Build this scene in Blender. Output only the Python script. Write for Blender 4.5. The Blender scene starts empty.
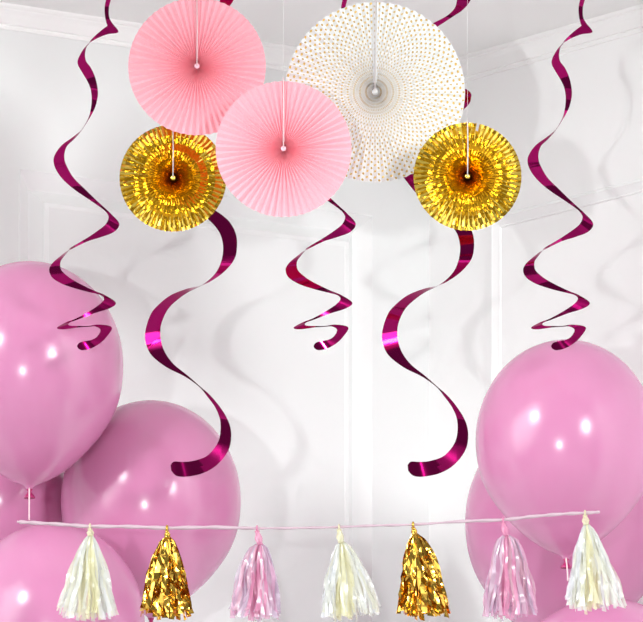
import bpy, bmesh, math, random
from mathutils import Vector, Matrix
random.seed(7)
S = bpy.context.scene
COL = S.collection
PI = math.pi

# ------------------------------------------------------------------ camera geometry
F, HOR, CX = 6583.0, 1450.0, 321.5      # focal length in pixels, horizon row, centre column
ZC = 0.50                                # camera height above the floor
def at(px, py, y):
    """pixel + distance -> point in the room"""
    return Vector(((px-CX)/F*y, y, ZC+(HOR-py)/F*y))

cam = bpy.data.cameras.new('camera')
cam.sensor_width = 36; cam.sensor_fit = 'HORIZONTAL'
cam.lens = F/643*36
cam.shift_y = (HOR-311)/643
cam.clip_start = 0.5; cam.clip_end = 60
co = bpy.data.objects.new('camera', cam); COL.objects.link(co)
co.location = (0, 0, ZC); co.rotation_euler = (PI/2, 0, 0)
S.camera = co

# ------------------------------------------------------------------ materials
def mat(name, color, rough=0.5, metal=0.0, **kw):
    m = bpy.data.materials.new(name); m.use_nodes = True
    b = m.node_tree.nodes['Principled BSDF']
    b.inputs['Base Color'].default_value = (*color, 1)
    b.inputs['Roughness'].default_value = rough
    b.inputs['Metallic'].default_value = metal
    for k, v in kw.items():
        b.inputs[k.replace('_', ' ')].default_value = v
    return m
def nodes(m):
    return m.node_tree.nodes, m.node_tree.links, m.node_tree.nodes['Principled BSDF']
def noise_bump(m, scale, strength, dist=0.001, detail=3):
    n, l, b = nodes(m)
    tc = n.new('ShaderNodeTexCoord'); t = n.new('ShaderNodeTexNoise'); bp = n.new('ShaderNodeBump')
    t.inputs['Scale'].default_value = scale; t.inputs['Detail'].default_value = detail
    bp.inputs['Strength'].default_value = strength; bp.inputs['Distance'].default_value = dist
    l.new(tc.outputs['Object'], t.inputs['Vector']); l.new(t.outputs['Fac'], bp.inputs['Height'])
    l.new(bp.outputs['Normal'], b.inputs['Normal'])
    return m

M = {}
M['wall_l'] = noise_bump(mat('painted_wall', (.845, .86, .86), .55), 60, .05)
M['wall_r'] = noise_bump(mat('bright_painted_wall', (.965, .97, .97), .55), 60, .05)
M['ceil'] = noise_bump(mat('ceiling_paint', (.91, .915, .905), .8), 30, .05)
M['floor'] = mat('pale_floor', (.32, .32, .31), .5)
M['crown'] = mat('crown_paint', (.975, .975, .97), .35)
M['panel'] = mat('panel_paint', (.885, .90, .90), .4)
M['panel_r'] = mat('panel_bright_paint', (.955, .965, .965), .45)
M['foil'] = mat('magenta_foil', (.37, .004, .12), .08, 1.0, Coat_Weight=.1, Coat_Roughness=.06)
M['gold'] = mat('gold_foil', (.84, .585, .105), .16, 1.0)
M['gold_t'] = mat('gold_tinsel', (.70, .41, .07), .17, 1.0)
M['pink_paper'] = mat('pink_paper', (.95, .49, .57), .7, Specular_IOR_Level=.15)
def thin_paper(m, through, amount):
    n, l = m.node_tree.nodes, m.node_tree.links
    tl = n.new('ShaderNodeBsdfTranslucent'); tl.inputs['Color'].default_value = (*through, 1)
    mx = n.new('ShaderNodeMixShader'); mx.inputs[0].default_value = amount
    l.new(n['Principled BSDF'].outputs[0], mx.inputs[1]); l.new(tl.outputs[0], mx.inputs[2])
    l.new(mx.outputs[0], n['Material Output'].inputs['Surface'])
thin_paper(M['pink_paper'], (.98, .36, .42), .12)
M['nylon'] = mat('nylon_thread', (.8, .78, .78), .3)
M['string'] = mat('white_string', (.66, .60, .60), .6)
M['string_pink'] = mat('pale_pink_string', (.80, .58, .62), .5)
M['cord'] = mat('garland_cord', (.52, .37, .44), .5)
M['latex'] = mat('pink_latex', (.565, .212, .385), .20, 0, Coat_Weight=.0)
M['knot'] = mat('dark_pink_latex', (.42, .018, .14), .3)

def balloon_material(m):
    n, l, b = nodes(m)
    b.inputs['Specular IOR Level'].default_value = .55
    b.inputs['Subsurface Weight'].default_value = .25
    b.inputs['Subsurface Radius'].default_value = (.05, .02, .035)
    b.inputs['Subsurface Scale'].default_value = .6
balloon_material(M['latex'])

def foil_crinkle(m, scale, strength, dist):
    n, l, b = nodes(m)
    tc = n.new('ShaderNodeTexCoord'); t = n.new('ShaderNodeTexVoronoi'); bp = n.new('ShaderNodeBump')
    t.inputs['Scale'].default_value = scale
    bp.inputs['Strength'].default_value = strength; bp.inputs['Distance'].default_value = dist
    l.new(tc.outputs['Object'], t.inputs['Vector']); l.new(t.outputs['Distance'], bp.inputs['Height'])
    l.new(bp.outputs['Normal'], b.inputs['Normal'])
foil_crinkle(M['gold'], 220, .10, .001)
foil_crinkle(M['gold_t'], 110, .35, .003)
foil_crinkle(M['foil'], 26, .10, .005)

def dotted_material():
    m = mat('dotted_white_paper', (.93, .925, .93), .6)
    n, l, b = nodes(m)
    uv = n.new('ShaderNodeUVMap'); uv.uv_map = 'UVMap'
    sp = n.new('ShaderNodeSeparateXYZ'); l.new(uv.outputs['UV'], sp.inputs[0])
    def mth(op, a, v=None, v2=None):
        k = n.new('ShaderNodeMath'); k.operation = op
        if isinstance(a, (int, float)): k.inputs[0].default_value = a
        else: l.new(a, k.inputs[0])
        if v is not None:
            if isinstance(v, (int, float)): k.inputs[1].default_value = v
            else: l.new(v, k.inputs[1])
        return k.outputs[0]
    u, v = sp.outputs[0], sp.outputs[1]
    fu = mth('SUBTRACT', mth('FRACT', u), .5)
    par = mth('MODULO', mth('FLOOR', u), 2.0)
    vv = mth('ADD', v, mth('MULTIPLY', par, .5))
    fv = mth('SUBTRACT', mth('FRACT', vv), .5)
    du = mth('MULTIPLY', fu, .95); dv = mth('MULTIPLY', fv, 1.5)
    d2 = mth('ADD', mth('MULTIPLY', du, du), mth('MULTIPLY', dv, dv))
    mask = mth('LESS_THAN', d2, .08)
    mx = n.new('ShaderNodeMix'); mx.data_type = 'RGBA'
    l.new(mask, mx.inputs['Factor'])
    mx.inputs['A'].default_value = (.835, .84, .86, 1); mx.inputs['B'].default_value = (.80, .55, .17, 1)
    l.new(mx.outputs['Result'], b.inputs['Base Color'])
    l.new(mth('MULTIPLY', mask, .9), b.inputs['Metallic'])
    r = mth('SUBTRACT', .6, mth('MULTIPLY', mask, .45)); l.new(r, b.inputs['Roughness'])
    nz = n.new('ShaderNodeTexNoise'); nz.inputs['Scale'].default_value = 260
    tc = n.new('ShaderNodeTexCoord'); bp = n.new('ShaderNodeBump'); bp.inputs['Distance'].default_value = .003
    l.new(tc.outputs['Object'], nz.inputs['Vector']); l.new(nz.outputs['Fac'], bp.inputs['Height']); l.new(mth('MULTIPLY', mask, .55), bp.inputs['Strength'])
    l.new(bp.outputs['Normal'], b.inputs['Normal'])
    return m
M['dots'] = dotted_material()

def film_material(name):
    """thin clear iridescent film: strip tint in a colour attribute, partly see-through"""
    m = bpy.data.materials.new(name); m.use_nodes = True
    n, l = m.node_tree.nodes, m.node_tree.links
    n.clear()
    out = n.new('ShaderNodeOutputMaterial')
    at_ = n.new('ShaderNodeVertexColor'); at_.layer_name = 'tint'
    tr = n.new('ShaderNodeBsdfTransparent'); df = n.new('ShaderNodeBsdfDiffuse'); tl = n.new('ShaderNodeBsdfTranslucent')
    gl = n.new('ShaderNodeBsdfGlossy'); gl.inputs['Roughness'].default_value = .22
    m1 = n.new('ShaderNodeMixShader'); m1.inputs[0].default_value = .4
    m2 = n.new('ShaderNodeMixShader'); m2.inputs[0].default_value = .58
    m3 = n.new('ShaderNodeMixShader'); m3.inputs[0].default_value = .05
    l.new(at_.outputs['Color'], df.inputs['Color']); l.new(at_.outputs['Color'], tl.inputs['Color'])
    l.new(df.outputs[0], m1.inputs[1]); l.new(tl.outputs[0], m1.inputs[2])
    l.new(tr.outputs[0], m2.inputs[1]); l.new(m1.outputs[0], m2.inputs[2])
    l.new(m2.outputs[0], m3.inputs[1]); l.new(gl.outputs[0], m3.inputs[2])
    l.new(m3.outputs[0], out.inputs['Surface'])
    return m
M['film'] = film_material('iridescent_film')

# ------------------------------------------------------------------ object helpers
def obj(name, verts, faces, material, parent=None, smooth=False):
    me = bpy.data.meshes.new(name); me.from_pydata([tuple(v) for v in verts], [], faces); me.update()
    me.materials.append(material)
    if smooth:
        me.polygons.foreach_set('use_smooth', [True]*len(me.polygons))
    o = bpy.data.objects.new(name, me); COL.objects.link(o)
    if parent: o.parent = parent
    return o
def tag(o, label, cat, group=None):
    o['label'] = label; o['category'] = cat
    if group: o['group'] = group
    return o
def thing(name, loc, label, cat, group=None):
    o = bpy.data.objects.new(name, None); COL.objects.link(o)
    o.location = loc; o.empty_display_size = .02
    return tag(o, label, cat, group)
def tube(pts, rad, seg=8, cap=True, wob=None):
    """swept tube along points; rad number or list -> verts, faces"""
    pts = [Vector(p) for p in pts]; n = len(pts)
    V, Fc = [], []
    t0 = (pts[1]-pts[0]).normalized()
    up = Vector((0, 1, 0)) if abs(t0.y) < .9 else Vector((1, 0, 0))
    a = (up - t0*up.dot(t0)).normalized()
    for i, p in enumerate(pts):
        t = (pts[min(i+1, n-1)]-pts[max(i-1, 0)]).normalized()
        a = (a - t*a.dot(t)).normalized(); b = t.cross(a)
        r = rad[i] if isinstance(rad, (list, tuple)) else rad
        for k in range(seg):
            th = 2*PI*k/seg
            rr = r*(1+(wob(i, th) if wob else 0))
            V.append(p + a*math.cos(th)*rr + b*math.sin(th)*rr)
    for i in range(n-1):
        for k in range(seg):
            k2 = (k+1) % seg
            Fc.append((i*seg+k, i*seg+k2, (i+1)*seg+k2, (i+1)*seg+k))
    if cap:
        Fc.append(tuple(range(seg-1, -1, -1))); Fc.append(tuple((n-1)*seg+k for k in range(seg)))
    return V, Fc
def merge(*vf):
    V, Fc = [], []
    for v, f in vf:
        o = len(V); V += list(v); Fc += [tuple(i+o for i in q) for q in f]
    return V, Fc
def lathe(profile, seg=32, squash=1.0):
    """profile [(r,z)] about Z, closed ends when r=0"""
    V, Fc = [], []; rings = []
    for r, z in profile:
        if r <= 1e-9:
            rings.append([len(V)]); V.append(Vector((0, 0, z)))
        else:
            rings.append(list(range(len(V), len(V)+seg)))
            V += [Vector((r*math.cos(2*PI*k/seg), r*squash*math.sin(2*PI*k/seg), z)) for k in range(seg)]
    for A, B in zip(rings, rings[1:]):
        for k in range(seg):
            k2 = (k+1) % seg
            if len(A) == 1: Fc.append((A[0], B[k], B[k2]))
            elif len(B) == 1: Fc.append((A[k], B[0], A[k2]))
            else: Fc.append((A[k], B[k], B[k2], A[k2]))
    return V, Fc
def catmull(P, sub):
    """P: list of tuples (any length) -> smoothed list"""
    out = []; n = len(P)
    for i in range(n-1):
        p0, p1, p2, p3 = P[max(i-1, 0)], P[i], P[i+1], P[min(i+2, n-1)]
        for s in range(sub):
            t = s/sub
            out.append(tuple(.5*((2*b)+(-a+c)*t+(2*a-5*b+4*c-d)*t*t+(-a+3*b-3*c+d)*t**3) for a, b, c, d in zip(p0, p1, p2, p3)))
    out.append(P[-1])
    return out

# ------------------------------------------------------------------ room shell
DC = 9.3
corner = at(429, 0, DC); corner.z = 0
uL = Vector((-(9569-CX), -F, 0)).normalized()      # along the left wall, away from the corner
uR = Vector((-(-4365-CX), -F, 0)).normalized()     # along the right wall, away from the corner
nL = Vector((-uL.y, uL.x, 0));  nL = nL if nL.y < 0 else -nL
nR = Vector((-uR.y, uR.x, 0));  nR = nR if nR.y < 0 else -nR
CEIL = ZC + 1.948
def structure(o):
    o['kind'] = 'structure'; return o
LW = 2.6
TH = .08
def slab(name, a, b, n, z0, z1, material):
    V = []
    for p in (a, b, b-n*TH, a-n*TH):
        V += [Vector((p.x, p.y, z0)), Vector((p.x, p.y, z1))]
    Fc = [(0, 2, 3, 1), (2, 4, 5, 3), (4, 6, 7, 5), (6, 0, 1, 7), (1, 3, 5, 7), (0, 6, 4, 2)]
    return structure(obj(name, V, Fc, material))
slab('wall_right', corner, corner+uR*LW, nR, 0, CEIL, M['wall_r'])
def plate(name, pts, z, th, material):
    n = len(pts)
    V = [Vector((p[0], p[1], z)) for p in pts]+[Vector((p[0], p[1], z+th)) for p in pts]
    Fc = [tuple(range(n)), tuple(range(2*n-1, n-1, -1))]+[(i, (i+1) % n, n+(i+1) % n, n+i) for i in range(n)]
    return structure(obj(name, V, Fc, material))
cp = corner + Vector((0, .12, 0))
eL = corner+uL*2.3; eR = corner+uR*1.95
plate('ceiling', [cp, eL+Vector((0, .1, 0)), (eL.x, 7.75), (eR.x, 7.75), eR+Vector((.1, 0, 0))], CEIL, .05, M['ceil'])
plate('floor', [cp, corner+uL*LW, (-2.6, 3.0), (2.6, 3.0), corner+uR*LW], -.05, .05, M['floor'])

def wall_strip(name, profile, along, n, s0, s1, z_of, material, miter=1):
    """moulding: profile points (projection, z); mitred at the inner corner"""
    V, Fc = [], []; k = len(profile)
    for j, s in enumerate((s0, s1)):
        for p, z in profile:
            ss = s + (p*miter if j == 0 else 0)
            q = corner + along*ss + n*p
            V.append(Vector((q.x, q.y, z)))
    for i in range(k-1):
        Fc.append((i, i+1, k+i+1, k+i))
    return structure(obj(name, V, Fc, material))
cr = [(0, .030), (.003, .030), (.0045, .0265), (.004, .0245), (.007, .0235), (.010, .019), (.0145, .0115), (.0185, .0075), (.0195, .0055),
      (.0215, .005), (.0235, .0025), (.024, 0)]
prof = [(p, CEIL-d) for p, d in cr]
wall_strip('trim_1', prof, uL, nL, 0, 2.3, None, M['crown'])
wall_strip('trim_2', prof, uR, nR, 0, 1.95, None, M['crown'])

def ray_wall(px, along):
    """distance along a wall where the pixel column meets it"""
    dx = (px-CX)/F
    # corner + along*s : x = dx*y
    s = (dx*corner.y-corner.x)/(along.x-dx*along.y)
    return s
def panel_frame(name, along, n, s0, s1, z0, z1, material, k=1.0, pr=None):
    """raised panel moulding, mitred rectangle on a wall; s0<s1 along the wall"""
    pr = pr or [(0, 0), (.0005, .006), (.0016, .0065), (.0024, .0035), (.0085, .0030), (.0115, .0165), (.0150, .0170), (.0165, .0150), (.036, .0045), (.0395, .0025), (.0410, .0062), (.0445, .0058), (.047, 0)]
    V, Fc = [], []
    for w, h in pr:
        for s, z in ((s0+w*k, z0+w*k), (s1-w*k, z0+w*k), (s1-w*k, z1-w*k), (s0+w*k, z1-w*k)):
            q = corner+along*s+n*(h*k)
            V.append(Vector((q.x, q.y, z)))
    for i in range(len(pr)-1):
        for c in range(4):
            c2 = (c+1) % 4
            Fc.append((i*4+c, i*4+c2, (i+1)*4+c2, (i+1)*4+c))
    return structure(obj(name, V, Fc, material))
sA, sB = ray_wall(372.8, uL), ray_wall(18.4, uL)
pA = corner+uL*sA
zt = ZC+(HOR-215.6)/F*pA.y
GW, GD = .049, .0150                      # sunken moulding: width and depth
def panelled_wall(name, along, n, s0, s1, z0, z1, material):
    """wall with a rectangular panel; the moulding channel around the panel is left open"""
    def pt(s_, z_, h_):
        q = corner+along*s_+n*h_; return Vector((q.x, q.y, z_))
    R4 = lambda a, b, c, d, h_: [pt(a, c, h_), pt(b, c, h_), pt(b, d, h_), pt(a, d, h_)]
    V = R4(0, LW, 0, CEIL, 0)+R4(s0, s1, z0, z1, 0)+R4(s0+GW, s1-GW, z0+GW, z1-GW, 0)+R4(0, LW, 0, CEIL, -TH)
    Fc = [(i, (i+1) % 4, 4+(i+1) % 4, 4+i) for i in range(4)]+[(8, 9, 10, 11), (15, 14, 13, 12)]+[(12+i, 12+(i+1) % 4, (i+1) % 4, i) for i in range(4)]
    return structure(obj(name, V, Fc, material))
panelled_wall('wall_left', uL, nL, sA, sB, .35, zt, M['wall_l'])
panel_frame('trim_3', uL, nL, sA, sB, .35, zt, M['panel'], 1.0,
            [(0, 0), (.0015, .0012), (.003, 0), (.0240, -GD*.97), (.0247, -GD), (.0256, -GD*.96), (.0395, -.0020), (.0405, -.0003), (.042, .0008), (.0475, .0006), (GW, 0)])
sC = ray_wall(493, uR); pC = corner+uR*sC
zt2 = ZC+(HOR-216)/F*pC.y
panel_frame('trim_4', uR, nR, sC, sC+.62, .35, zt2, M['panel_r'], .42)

# ------------------------------------------------------------------ pleated fans
def fan(name, px, py, rpx, y, N, depth, material, label, group, ripple=None, uvs=False, seam_mat=None, notch=None, seed=1, taper=lambda q: 1.0, hub_mat=None, string_mat=None, jit=.12):
    rnd = random.Random(seed)
    c = at(px, py, y); k = y/F; R = rpx*k
    root = thing(name, c, label, 'paper fan', group)
    rings = 15
    rr = [R*(.035+.965*(i/(rings-1))) for i in range(rings)]
    V, Fc, UV = [], [], []
    E = 2*N
    jitter = [(rnd.uniform(-.5, .5)*jit, 1+rnd.uniform(-.5, .5)*jit*1.6) for _ in range(E)]
    for e in range(E):
        ja, jd = jitter[e]
        th = 2*PI*(e+.5+ja)/E + PI/2
        top = 1 if e % 2 == 0 else -1
        for i, r in enumerate(rr):
            d = -top*depth/2*jd*taper(r/R)
            if ripple: d += ripple(r/R, e)*R
            V.append(Vector((r*math.cos(th), d, r*math.sin(th))))
    for e in range(E):
        e2 = (e+1) % E
        for i in range(rings-1):
            if notch and e in notch and i >= rings-3: continue
            Fc.append((e*rings+i, e*rings+i+1, e2*rings+i+1, e2*rings+i))
            UV.append(((e, rr[i]), (e, rr[i+1]), (e+1, rr[i+1]), (e+1, rr[i])))
    o = obj('pleated_disc', V, Fc, material, root)
    if uvs:
        ul = o.data.uv_layers.new(name='UVMap'); li = 0
        for q in UV:
            for (u, r) in q:
                ul.data[li].uv = (u, r/k/6.1); li += 1
    # glued end pleats standing up along the top radius
    w = .0021*R/.09
    fr = -depth*.62
    V, Fc = [], []
    for s in (-1, 1):
        o_ = len(V)
        for r in (R*.10, R*.995):
            ww = w*(.4+.6*r/R)
            V += [Vector((s*ww*2.4, depth*.4, r)), Vector((s*ww*.95, fr, r)), Vector((s*ww*.25, depth*.3, r))]
        Fc += [(o_, o_+1, o_+4, o_+3), (o_+1, o_+2, o_+5, o_+4)]
    obj('glued_seam', V, Fc, seam_mat or material, root)
    bv, bf = lathe([(0, .0016), (.0022, .0014), (.0034, .0006), (.0034, -.002), (0, -.002)], 14)
    bt = obj('center_button', [Vector((v.x, -v.z-depth*.62, v.y)) for v in bv], bf, hub_mat or material, root, True)
    ztop = CEIL-c.z
    yy = -depth*.62-.0018
    sv, sf = tube([(0, yy, 0), (0.0004, yy-.0006, R*.5), (0, yy, R), (0, yy*.5, R+.004)], .0008, 6)
    obj('string', sv, sf, string_mat or M['string'], root, True)
    sv, sf = tube([(0, yy*.5, R+.003), (0, yy*.4, R+.03), (0, yy*.4, ztop)], .0002, 6)
    obj('hanging_thread', sv, sf, M['nylon'], root, True)
    return root
M['pink_hub'] = mat('pink_button', (.95, .50, .60), .5)
M['grey_hub'] = mat('grey_button', (.70, .69, .70), .5)
g = 'hanging pleated fans'
def gold_ripple(q, e):
    k = min(1, max(0, (q-.3)/.3)); return (.0045+.0115*k*k*(3-2*k))*math.sin(q*2*PI*3.3+.9+.25*math.sin(e*1.7))
fan('paper_fan', 375, 92, 90, 8.40, 66, .0062, M['dots'], 'large white pleated fan printed with rows of small gold dots', g, uvs=True, seed=3, taper=lambda q: .45+.6*q, hub_mat=M['grey_hub'], jit=.08)
fan('paper_fan', 173, 178, 53.5, 8.40, 62, .0025, M['gold'], 'shiny gold foil fan tucked behind the two pink fans', g, gold_ripple, jit=.22, seed=5, hub_mat=M['gold'], notch=(118,))
fan('paper_fan', 467.5, 176.5, 54, 8.32, 62, .0025, M['gold'], 'shiny gold foil fan hanging in front of the white dotted fan', g, gold_ripple, jit=.22, seed=8, hub_mat=M['gold'], notch=(119,))
fan('paper_fan', 197, 66.5, 68.7, 8.355, 58, .0046, M['pink_paper'], 'pink pleated fan highest up, overlapped at its lower edge by another pink fan', g, seed=11, taper=lambda q: .9+.1*q, string_mat=M['string_pink'], hub_mat=M['pink_hub'])
fan('paper_fan', 283.5, 149, 67.8, 8.30, 58, .0046, M['pink_paper'], 'pink pleated fan hanging lower and overlapping the white dotted fan', g, seed=14, taper=lambda q: .9+.1*q, string_mat=M['string_pink'], hub_mat=M['pink_hub'])

# ------------------------------------------------------------------ swirl streamers
# each station: edge P (x, y), edge Q (x, y) as they appear at distance 8.45, and turn depth (-1 front .. 1 back)
SHORT = [
 (570,-84, 575,-84, 0), (563,-74, 569,-75, -.3), (561,-60, 568,-58, .3), (568,-46, 574,-46, .8), (578,-30, 583,-30, .3), (583,-15, 587.5,-14, -.3), (582,-7, 586.5,-6, .3),
 (580,0, 584.8,0, .8), (578.6,8, 582.9,8, .9), (579.1,17, 583.2,17, .7), (580.5,23, 586.2,23, .4), (581.2,25.8, 592.4,32, 0),
 (577.5,28.6, 582,34.2, -.4), (571,34, 574,37, -.8), (566,39, 567,40.5, -.9), (562.7,43, 563.4,43.4, -.8), (557,50, 560.2,47.8, -.4),
 (552.2,59, 559,55, 0), (551.9,64.5, 560.3,61.6, .2), (555.4,71.2, 565,68, .6), (561.2,80.9, 569.5,78.3, .8), (564.4,88.6, 571.8,89.9, .6),
 (565.7,97.6, 571.4,98.9, 0), (565,107.9, 568.9,107.9, -.3), (562.4,118.2, 564.2,116.9, -.6), (555.4,129.7, 556,129.9, -.9),
 (545.7,138, 547.7,139.3, -.8), (536.7,144.4, 541.2,145.7, -.5), (530.3,152.2, 538.6,152.8, -.2), (527.5,159.9, 538.6,159.9, 0), (529.6,168.9, 541.2,167, .2),
 (536.7,179.2, 547.7,177.9, .6), (548.3,189.5, 558.6,188.8, .9), (562.4,199.1, 569.5,199.4, .9), (575.3,208, 578.3,207.5, .6), (580.5,212.7, 584,212.8, .4),
 (582.6,217.7, 593.2,223.5, 0), (579.2,224.7, 588.2,231.8, -.3), (570.2,231.8, 575.3,237, -.7), (558.6,239.5, 561.2,241.4, -.9), (545.7,247.2, 547.7,247.9, -.9),
 (541.9,250.3, 542.5,251, -.8), (532.9,257.5, 538,256.2, -.5), (525.8,264, 534.4,262, -.2), (523.1,270.2, 535.2,269.7, 0), (526.4,277.7, 541,275.7, .3),
 (536.7,284.1, 549,281.2, .7), (552.2,289.3, 562,287.8, .9), (565,292.5, 571,291.8, .8), (574.5,295, 579,295.2, .5),
 (577.9,298.6, 589.8,302.8, 0), (574,304, 583,308.6, -.3), (562.4,311.8, 567,313.7, -.7), (549.6,318.7, 552,319.5, -.9), (541,322, 544,322.3, -.7),
 (531.2,327.6, 542.2,324.4, 0), (537,329.3, 545,325.8, .4), (552.2,327.4, 553.4,326, .8), (562.4,326.8, 562.6,325.9, .9), (569.5,326.5, 573.4,324.6, .6),
 (574.6,330, 585.8,327.4, 0), (570.8,336.9, 580.5,337, -.3), (565,339.9, 573,344, -.6), (558,341.2, 564,348.8, -.8), (553,343, 556,350.2, -.85), (551,346, 551.8,348.2, -.85)]
LONG = [
 (440,-92, 452,-92, 0), (437,-78, 450,-80, .3), (445,-60, 454,-62, .8), (455,-40, 463,-42, .6), (460,-20, 473,-22, 0), (458.5,-8, 472.5,-8, -.2),
 (457,0, 470.4,0.5, -.3), (454.5,8.5, 463.5,9.3, -.6), (446.5,16, 453,16.5, -.9), (434.2,22.6, 437.7,26.5, -.8), (412,34, 417,39, -.5), (399,50, 409,52, 0),
 (404,66, 415,63, .5), (420,79, 428,74, .9), (440,87, 450,82, .7), (455,94, 469,91, .2), (456.5,100, 470.9,98.5, 0), (454,108, 466.5,107, -.3),
 (440,120, 447,121, -.8), (415,134, 418,136, -.8), (395,148, 405,147.5, -.3), (390,158, 403,156, 0), (394,169, 405,164, .4), (403,177, 413,171, .7),
 (416,193, 424,186, .9), (433,208, 441,203, .8), (447,221, 457,213.5, .4), (453,227.5, 467,222.5, .2), (457.8,235.5, 473,234.5, 0), (460.2,247.3, 474,247.3, -.1),
 (458.6,260.2, 471.2,259.5, -.3), (453.8,271.4, 461,271.8, -.7), (445.7,280.3, 447.8,281.1, -.9), (436.9,285.7, 437.3,286.2, -.9),
 (423.2,289.1, 424.8,292.3, -.8), (407.2,295.6, 413.6,300.4, -.5), (394.3,306, 405.5,308.4, -.3), (387.5,314.9, 399.9,318.9, -.1), (382.4,331, 397.4,328.6, 0),
 (383,343.4, 397.8,340, .1), (388.7,355.5, 402,352.4, .4), (403.9,367.5, 410.8,364.3, .7), (421.6,376.4, 424.8,375.6, .9), (436,386.6, 436.9,386.2, .9),
 (444.1,396.3, 447.8,395.9, .7), (452.2,407.5, 458.2,408.7, .4), (457,419.6, 465.6,421.8, .1), (457.3,433.2, 468.2,434.4, 0), (453.8,444.5, 465.8,449.3, -.2),
 (444.1,455.7, 455,464, -.5), (431.3,460.6, 440.5,473, -.8), (420,461.9, 424,476.6, -1), (411,461.6, 413.6,475.9, -1), (407.6,465.2, 408.2,470.8, -1)]
def streamer(stn, ox, y, rad, w0, lean_of, axis, name, label, group):
    k8 = 8.45/F
    smooth = catmull(stn, 6)
    pz = [at(0, 0, y)]
    root = thing(name, at(smooth[-1][0]+ox, smooth[-1][1], y), label, 'hanging streamer', group)
    V, Fc = [], []
    base = root.location
    SUB = 6
    cross = [c for c in range(1, len(stn)-1) if math.hypot(stn[c][0]-stn[c][2], stn[c][1]-stn[c][3]) < 1.05 and stn[c][0] < stn[c-1][0]]
    ext = []                                   # (station, side) where the strip turns
    for c in range(1, len(stn)-1):
        if stn[c][4] == 0:
            ext.append((c, 1 if (stn[c][0]+stn[c][2])/2 > axis else -1))
    def facing(i):
        c = i/SUB
        pr = [e for e in ext if e[0] <= c]; nx = [e for e in ext if e[0] > c]
        if not pr: return nx[0][1], 0
        if not nx: return pr[-1][1], 0
        (ca, fa), (cb, fb) = pr[-1], nx[0]
        mid = [q for q in cross if ca < q < cb]
        if mid: return (fa, (c-ca)/(mid[0]-ca)) if i < mid[0]*SUB else (fb, (cb-c)/(cb-mid[0]))
        t = (c-ca)/(cb-ca)
        return fa*max(0, 1-3.2*t)+fb*max(0, 1-3.2*(1-t)), 0
    for i, (ax, ay, bx, by, d) in enumerate(smooth):
        w = math.hypot(ax-bx, ay-by)
        f, u = facing(i)
        lean = lean_of[0] if f > 0 else lean_of[1]
        lean = math.radians(lean+(89-lean)*u*u)
        dd = min(math.sqrt(max(0, w0*w0-w*w)) if u > 0 else 99, w*math.tan(lean))*k8*abs(f)
        dp = -d*rad
        odd = sum(1 for q in cross if i >= q*SUB) % 2
        sg = 1 if f > 0 else -1
        dp = -d*rad
        a_ = at(ax+ox, ay, y+dp-sg*dd/2)-base; b_ = at(bx+ox, by, y+dp+sg*dd/2)-base
        V += [b_, a_] if odd else [a_, b_]
    n = len(smooth)
    for i in range(n-1):
        Fc.append((2*i, 2*i+1, 2*i+3, 2*i+2))
    o = obj('ribbon', V, Fc, M['foil'], root, True)
    md = o.modifiers.new('thickness', 'SOLIDIFY'); md.thickness = .00035; md.offset = 0; md.use_rim = False
    t = (V[0]+V[1])/2
    zt_ = CEIL-base.z
    if zt_ > t.z:
        sv, sf = tube([t-Vector((0, 0, .004)), t+Vector((0, 0, .25*(zt_-t.z))), Vector((t.x, t.y, zt_))], .0006, 6)
        obj('hanging_thread', sv, sf, M['string'], root, True)
    return root
gs = 'magenta foil swirl streamers'
streamer(SHORT, -474, 8.38, .009, 13, (4, 8), 558, 'swirl_streamer', 'short magenta foil swirl ending over the balloon on the left', gs)
streamer(SHORT, -237.5, 8.50, .009, 13, (4, 8), 558, 'swirl_streamer', 'short magenta foil swirl hanging below the lower pink fan', gs)
streamer(SHORT, 0, 8.36, .009, 13, (4, 8), 558, 'swirl_streamer', 'short magenta foil swirl ending at the top of the balloon on the right', gs)
streamer(LONG, -237, 8.46, .016, 17, (4, 29), 430, 'swirl_streamer', 'long magenta foil swirl reaching down from the gold fan beside the pink fans', gs)
streamer(LONG, 0, 8.50, .016, 17, (4, 29), 430, 'swirl_streamer', 'long magenta foil swirl reaching down from the gold fan below the white dotted fan', gs)

# ------------------------------------------------------------------ balloons
def balloon(px, py, rpx, y, label, string=0.0, tilt=(0, 0), sdx=0):
    c = at(px, py, y); R = rpx*y/F
    root = thing('balloon', c, label, 'balloon', 'pink balloons')
    prof = []
    n = 22
    for i in range(n+1):
        a = PI/2*i/n
        prof.append((R*math.sin(a), 1.10*R*math.cos(a)))
    for i in range(1, n+1):
        t = .985*i/n
        s = min(1, t*1.5); s = s*s*(3-2*s)
        q = .5+.22*s
        r = R*max(0, 1-t*t)**q
        prof.append((max(r, R*.05), -1.29*R*t))
    prof.append((R*.042, -1.30*R)); prof.append((R*.036, -1.315*R))
    prof[0] = (0, prof[0][1])
    v, f = lathe(prof, 56)
    obj('balloon_body', v, [q[::-1] for q in f], M['latex'], root, True)
    # knot and rolled lip
    zk = -1.32*R
    kv, kf = lathe([(0, .003), (.0030, .0022), (.0042, 0), (.0030, -.0022), (.0022, -.003), (.0034, -.0045), (.0058, -.0085), (.0066, -.0105), (.0060, -.0115), (.0040, -.0095), (0, -.006)], 18)
    kv = [Vector((p.x*(1+.22*math.sin(5*math.atan2(p.y, p.x))*(p.z < -.004)), p.y, p.z+zk)) for p in kv]
    obj('knot', kv, kf, M['knot'], root, True)
    if string:
        pts = [(sdx*math.sin(t*PI*.5), -.0065-.002*t, zk-.001-string*t) for t in [i/10 for i in range(11)]]
        pts = [(0, -.005, zk+.001)]+pts
        sv, sf = tube(pts, .0011, 6)
        obj('balloon_string', sv, sf, M['string_pink'], root, True)
    root.rotation_euler = (tilt[0], tilt[1], 0)
    return root
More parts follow.
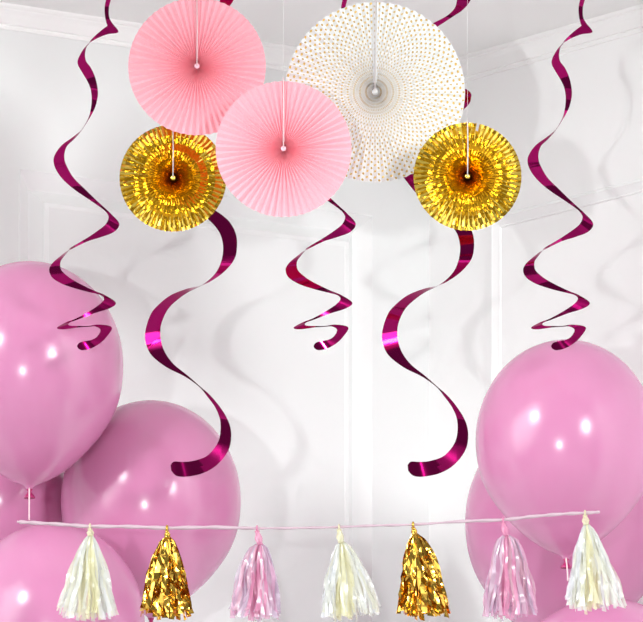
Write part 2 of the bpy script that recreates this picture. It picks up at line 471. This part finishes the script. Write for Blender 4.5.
balloon(29.5, 365.5, 94, 8.58, 'pink balloon highest on the left, its knot and pale string showing', .040)
balloon(151, 500, 90, 8.715, 'pink balloon behind the gold tassel on the left, a long swirl ending before it')
balloon(53, 625, 92, 8.54, 'pink balloon at the lower left corner, behind the first white tassel')
balloon(4, 497, 68, 8.80, 'pink balloon mostly hidden behind the others, seen below the knot on the left')
balloon(566, 440, 90.5, 8.53, 'pink balloon highest on the right, knot beside the last white tassel', .028, sdx=.002)
balloon(566, 522, 101, 8.78, 'pink balloon mostly hidden behind the upper balloon on the right')
balloon(606, 722, 112, 8.53, 'pink balloon at the lower right corner, only its top in view')

# ------------------------------------------------------------------ tassel garland
YG = 8.26; KG = YG/F
cord_px = [(17, 521.8), (30, 522.6), (60, 524.3), (90, 526.3), (128, 526.6), (167, 528), (210, 527.3), (257, 528.3), (300, 528), (339, 527), (375, 525.6), (413, 524.6),
           (460, 521.5), (503, 519.8), (530, 516.8), (560, 514.2), (585, 513), (600, 512)]
cp_ = catmull(cord_px, 8)
c0 = at(300, 528, YG)
pts = [at(x, y, YG)-c0 for x, y in cp_]
rads = []
for i, (x, y) in enumerate(cp_):
    r = .0022 if x < 250 else (.0015 if x < 460 else .0020)
    if x < 20 or x > 598: r *= .7
    rads.append(r)
sv, sf = tube(pts, rads, 10, True, lambda i, th: .22*math.sin(2*th+i*1.1))
gc = obj('garland_cord', sv, sf, M['cord'], None, True); gc.location = c0
tag(gc, 'pale pink twisted cord strung across in front of the balloons, carrying the tassels', 'cord')

def tassel(px, py, neck, left, right, bottom, sh, kind, label, seed):
    rnd = random.Random(seed)
    c = at(px, py, YG)
    root = thing('tassel', c, label, 'tassel', 'garland tassels')
    P = lambda x, y: Vector(((x-px)*KG, 0, -(y-py)*KG))
    mt = M['gold_t'] if kind == 'gold' else M['film']
    tints = {'white': [(.80, .80, .77), (.82, .80, .68), (.78, .78, .84), (.81, .81, .78)], 'pink': [(.74, .40, .58), (.70, .50, .64), (.66, .54, .68), (.74, .46, .56)],
             'gold': [(1, 1, 1)]}[kind]
    core = {'white': (.84, .80, .56), 'pink': (.82, .32, .52), 'gold': (1, 1, 1)}[kind]
    def paint(o, cols):
        ca = o.data.color_attributes.new('tint', 'FLOAT_COLOR', 'POINT')
        for i, cl in enumerate(cols): ca.data[i].color = (*cl, 1)
    top = P(neck[0], neck[1])
    # loop over the cord
    lp = [(0, .0040*math.cos(a), .0034*math.sin(a)-.0008) for a in [2*PI*i/16 for i in range(17)]]
    v, f = tube(lp, .0013 if kind != 'gold' else .0016, 8, False)
    o = obj('hanging_loop', v, f, mt, root, True); paint(o, [core]*len(v))
    # twisted neck
    npts = [Vector((0, 0, -.003)).lerp(top+Vector((0, 0, -.004)), i/10) for i in range(11)]
    v, f = tube(npts, [.0026+.0012*(i/10)+(.0006 if kind != 'gold' else 0) for i in range(11)], 12, True, lambda i, th: .25*math.sin(2*th+i*.9))
    o = obj('twisted_neck', v, f, mt, root, True); paint(o, [core]*len(v))
    # fringe of cut foil strips
    V, Fc, C = [], [], []
    n = 50 if kind == 'gold' else 100
    lx, rx = (left-neck[0])*KG, (right-neck[0])*KG
    hgt = (bottom-neck[1])*KG
    seg = 12
    for s in range(n):
        u = -1+2*((s*0.618034) % 1.0)                       # across
        dep = rnd.uniform(-1, 1)*math.sqrt(max(0, 1-u*u))   # front-back
        w = rnd.uniform(.0048, .0085) if kind == 'gold' else rnd.uniform(.0030, .0062)
        ln = 1-rnd.uniform(0, .11)-.05*abs(u)
        ph, tw = rnd.uniform(0, 6.3), rnd.uniform(-1.1, 1.1)
        amp = rnd.uniform(.0006, .0018) if kind == 'gold' else rnd.uniform(.0008, .0028)
        tint = core if (abs(u) < .42 and rnd.random() < .6) else rnd.choice(tints)
        fl = rnd.uniform(-.3, .5)
        base_i = len(V)
        half = lambda t: (t**sh)
        for i in range(seg+1):
            t = i/seg
            ext = (-lx if u < 0 else rx)
            inset = w*.35*min(1, t*2)
            x = u*max(0, ext-inset)*half(t) + amp*math.sin(ph+t*9)*min(1, t*2)
            yy = dep*.017*half(t) + amp*1.3*math.cos(ph*1.7+t*8)*min(1, t*2)
            z = -hgt*t*ln + (.002*math.sin(ph) if i == seg else 0)
            ang = tw*t + .55*math.sin(ph*2+t*(11 if kind == 'gold' else 5)) + (rnd.uniform(-.6, .6) if kind == 'gold' else rnd.uniform(-.45, .45))
            ww = w*(.38+.62*min(1, t*2.2))
            if i == seg: ww *= 1.0+max(0, fl)
            d = Vector((math.cos(ang), math.sin(ang), .15*math.sin(ph+i)))*ww/2
            p = top+Vector((x, yy, z))
            V += [p-d, p+d]; C += [tint, tint]
        for i in range(seg):
            b = base_i+2*i
            Fc.append((b, b+1, b+3, b+2))
    o = obj('foil_fringe', V, Fc, mt, root, kind != 'gold'); paint(o, C)
    return root
tassel(90, 526.3, (90.5, 533), 57, 118, 621, .72, 'white', 'clear white film tassel in front of the lower left balloon', 21)
tassel(167, 528, (167.5, 535), 139, 194, 621, .55, 'gold', 'gold foil tassel in front of the pink balloon on the left', 22)
tassel(257, 528.3, (260, 542), 229, 282, 622, .45, 'pink', 'pale pink film tassel hanging in front of the bare panelled wall', 23)
tassel(339, 527, (341, 540), 320, 382, 621, .62, 'white', 'clear white film tassel in front of the panel moulding beside a gold tassel', 24)
tassel(413, 524.6, (415, 532), 397, 453, 620, .55, 'gold', 'gold foil tassel hanging before bare wall, just below the tip of a long swirl', 25)
tassel(503, 519.8, (506, 533), 483, 538, 620, .42, 'pink', 'pale pink film tassel in front of the balloon on the right', 26)
tassel(585, 513, (586, 522), 566, 627, 613, .72, 'white', 'clear white film tassel at the raised end of the cord beside a balloon knot', 27)

# ------------------------------------------------------------------ light
def lamp(name, loc, watts, radius, color=(.97, 1, .985)):
    l = bpy.data.lights.new(name, 'POINT'); l.energy = watts; l.shadow_soft_size = radius; l.color = color
    o = bpy.data.objects.new(name, l); COL.objects.link(o); o.location = loc
    return o
lamp('studio_lamp', (-3.1, 4.9, 3.55), 385, .42)
lamp('studio_lamp', (2.2, 4.1, 2.6), 385, .42)
lamp('flash_lamp', (-1.25, .1, .72), 640, .07)

w = bpy.data.worlds.new('studio'); S.world = w; w.use_nodes = True
n, l = w.node_tree.nodes, w.node_tree.links
bg = n['Background']
tc = n.new('ShaderNodeTexCoord')
def mth(op, a, v=None):
    k = n.new('ShaderNodeMath'); k.operation = op
    for i, x in enumerate((a, v)):
        if x is None: continue
        if isinstance(x, (int, float)): k.inputs[i].default_value = x
        else: l.new(x, k.inputs[i])
    return k.outputs[0]
def added_glow(d, half_deg, edge_deg, strength):  # glow patch added to the world for wall light and foil reflections
    d = Vector(d).normalized()
    dp = n.new('ShaderNodeVectorMath'); dp.operation = 'DOT_PRODUCT'
    l.new(tc.outputs['Generated'], dp.inputs[0]); dp.inputs[1].default_value = d
    mr = n.new('ShaderNodeMapRange'); mr.interpolation_type = 'SMOOTHSTEP'
    mr.inputs['From Min'].default_value = math.cos(math.radians(half_deg+edge_deg))
    mr.inputs['From Max'].default_value = math.cos(math.radians(half_deg))
    mr.inputs['To Max'].default_value = strength
    l.new(dp.outputs['Value'], mr.inputs['Value'])
    return mr.outputs['Result']
tot = .23
for d, h, e, s in [((-.87, -.40, .32), 13, 20, 5.9), ((.88, -.40, .30), 13, 20, 3.6), ((-1, .1, .1), 16, 10, 1.6), ((.9, .0, .15), 14, 8, 1.6)]:
    tot = mth('ADD', added_glow(d, h, e, s), tot)
l.new(tot, bg.inputs['Strength'])
bg.inputs['Color'].default_value = (.94, 1, .975, 1)

S.view_settings.view_transform = 'Standard'
S.view_settings.look = 'None'
S.view_settings.gamma = 1
S.view_settings.use_curve_mapping = False
S.view_settings.exposure = -0.05
S.cycles.max_bounces = 14
S.cycles.diffuse_bounces = 10
S.cycles.glossy_bounces = 8
S.cycles.transparent_max_bounces = 24
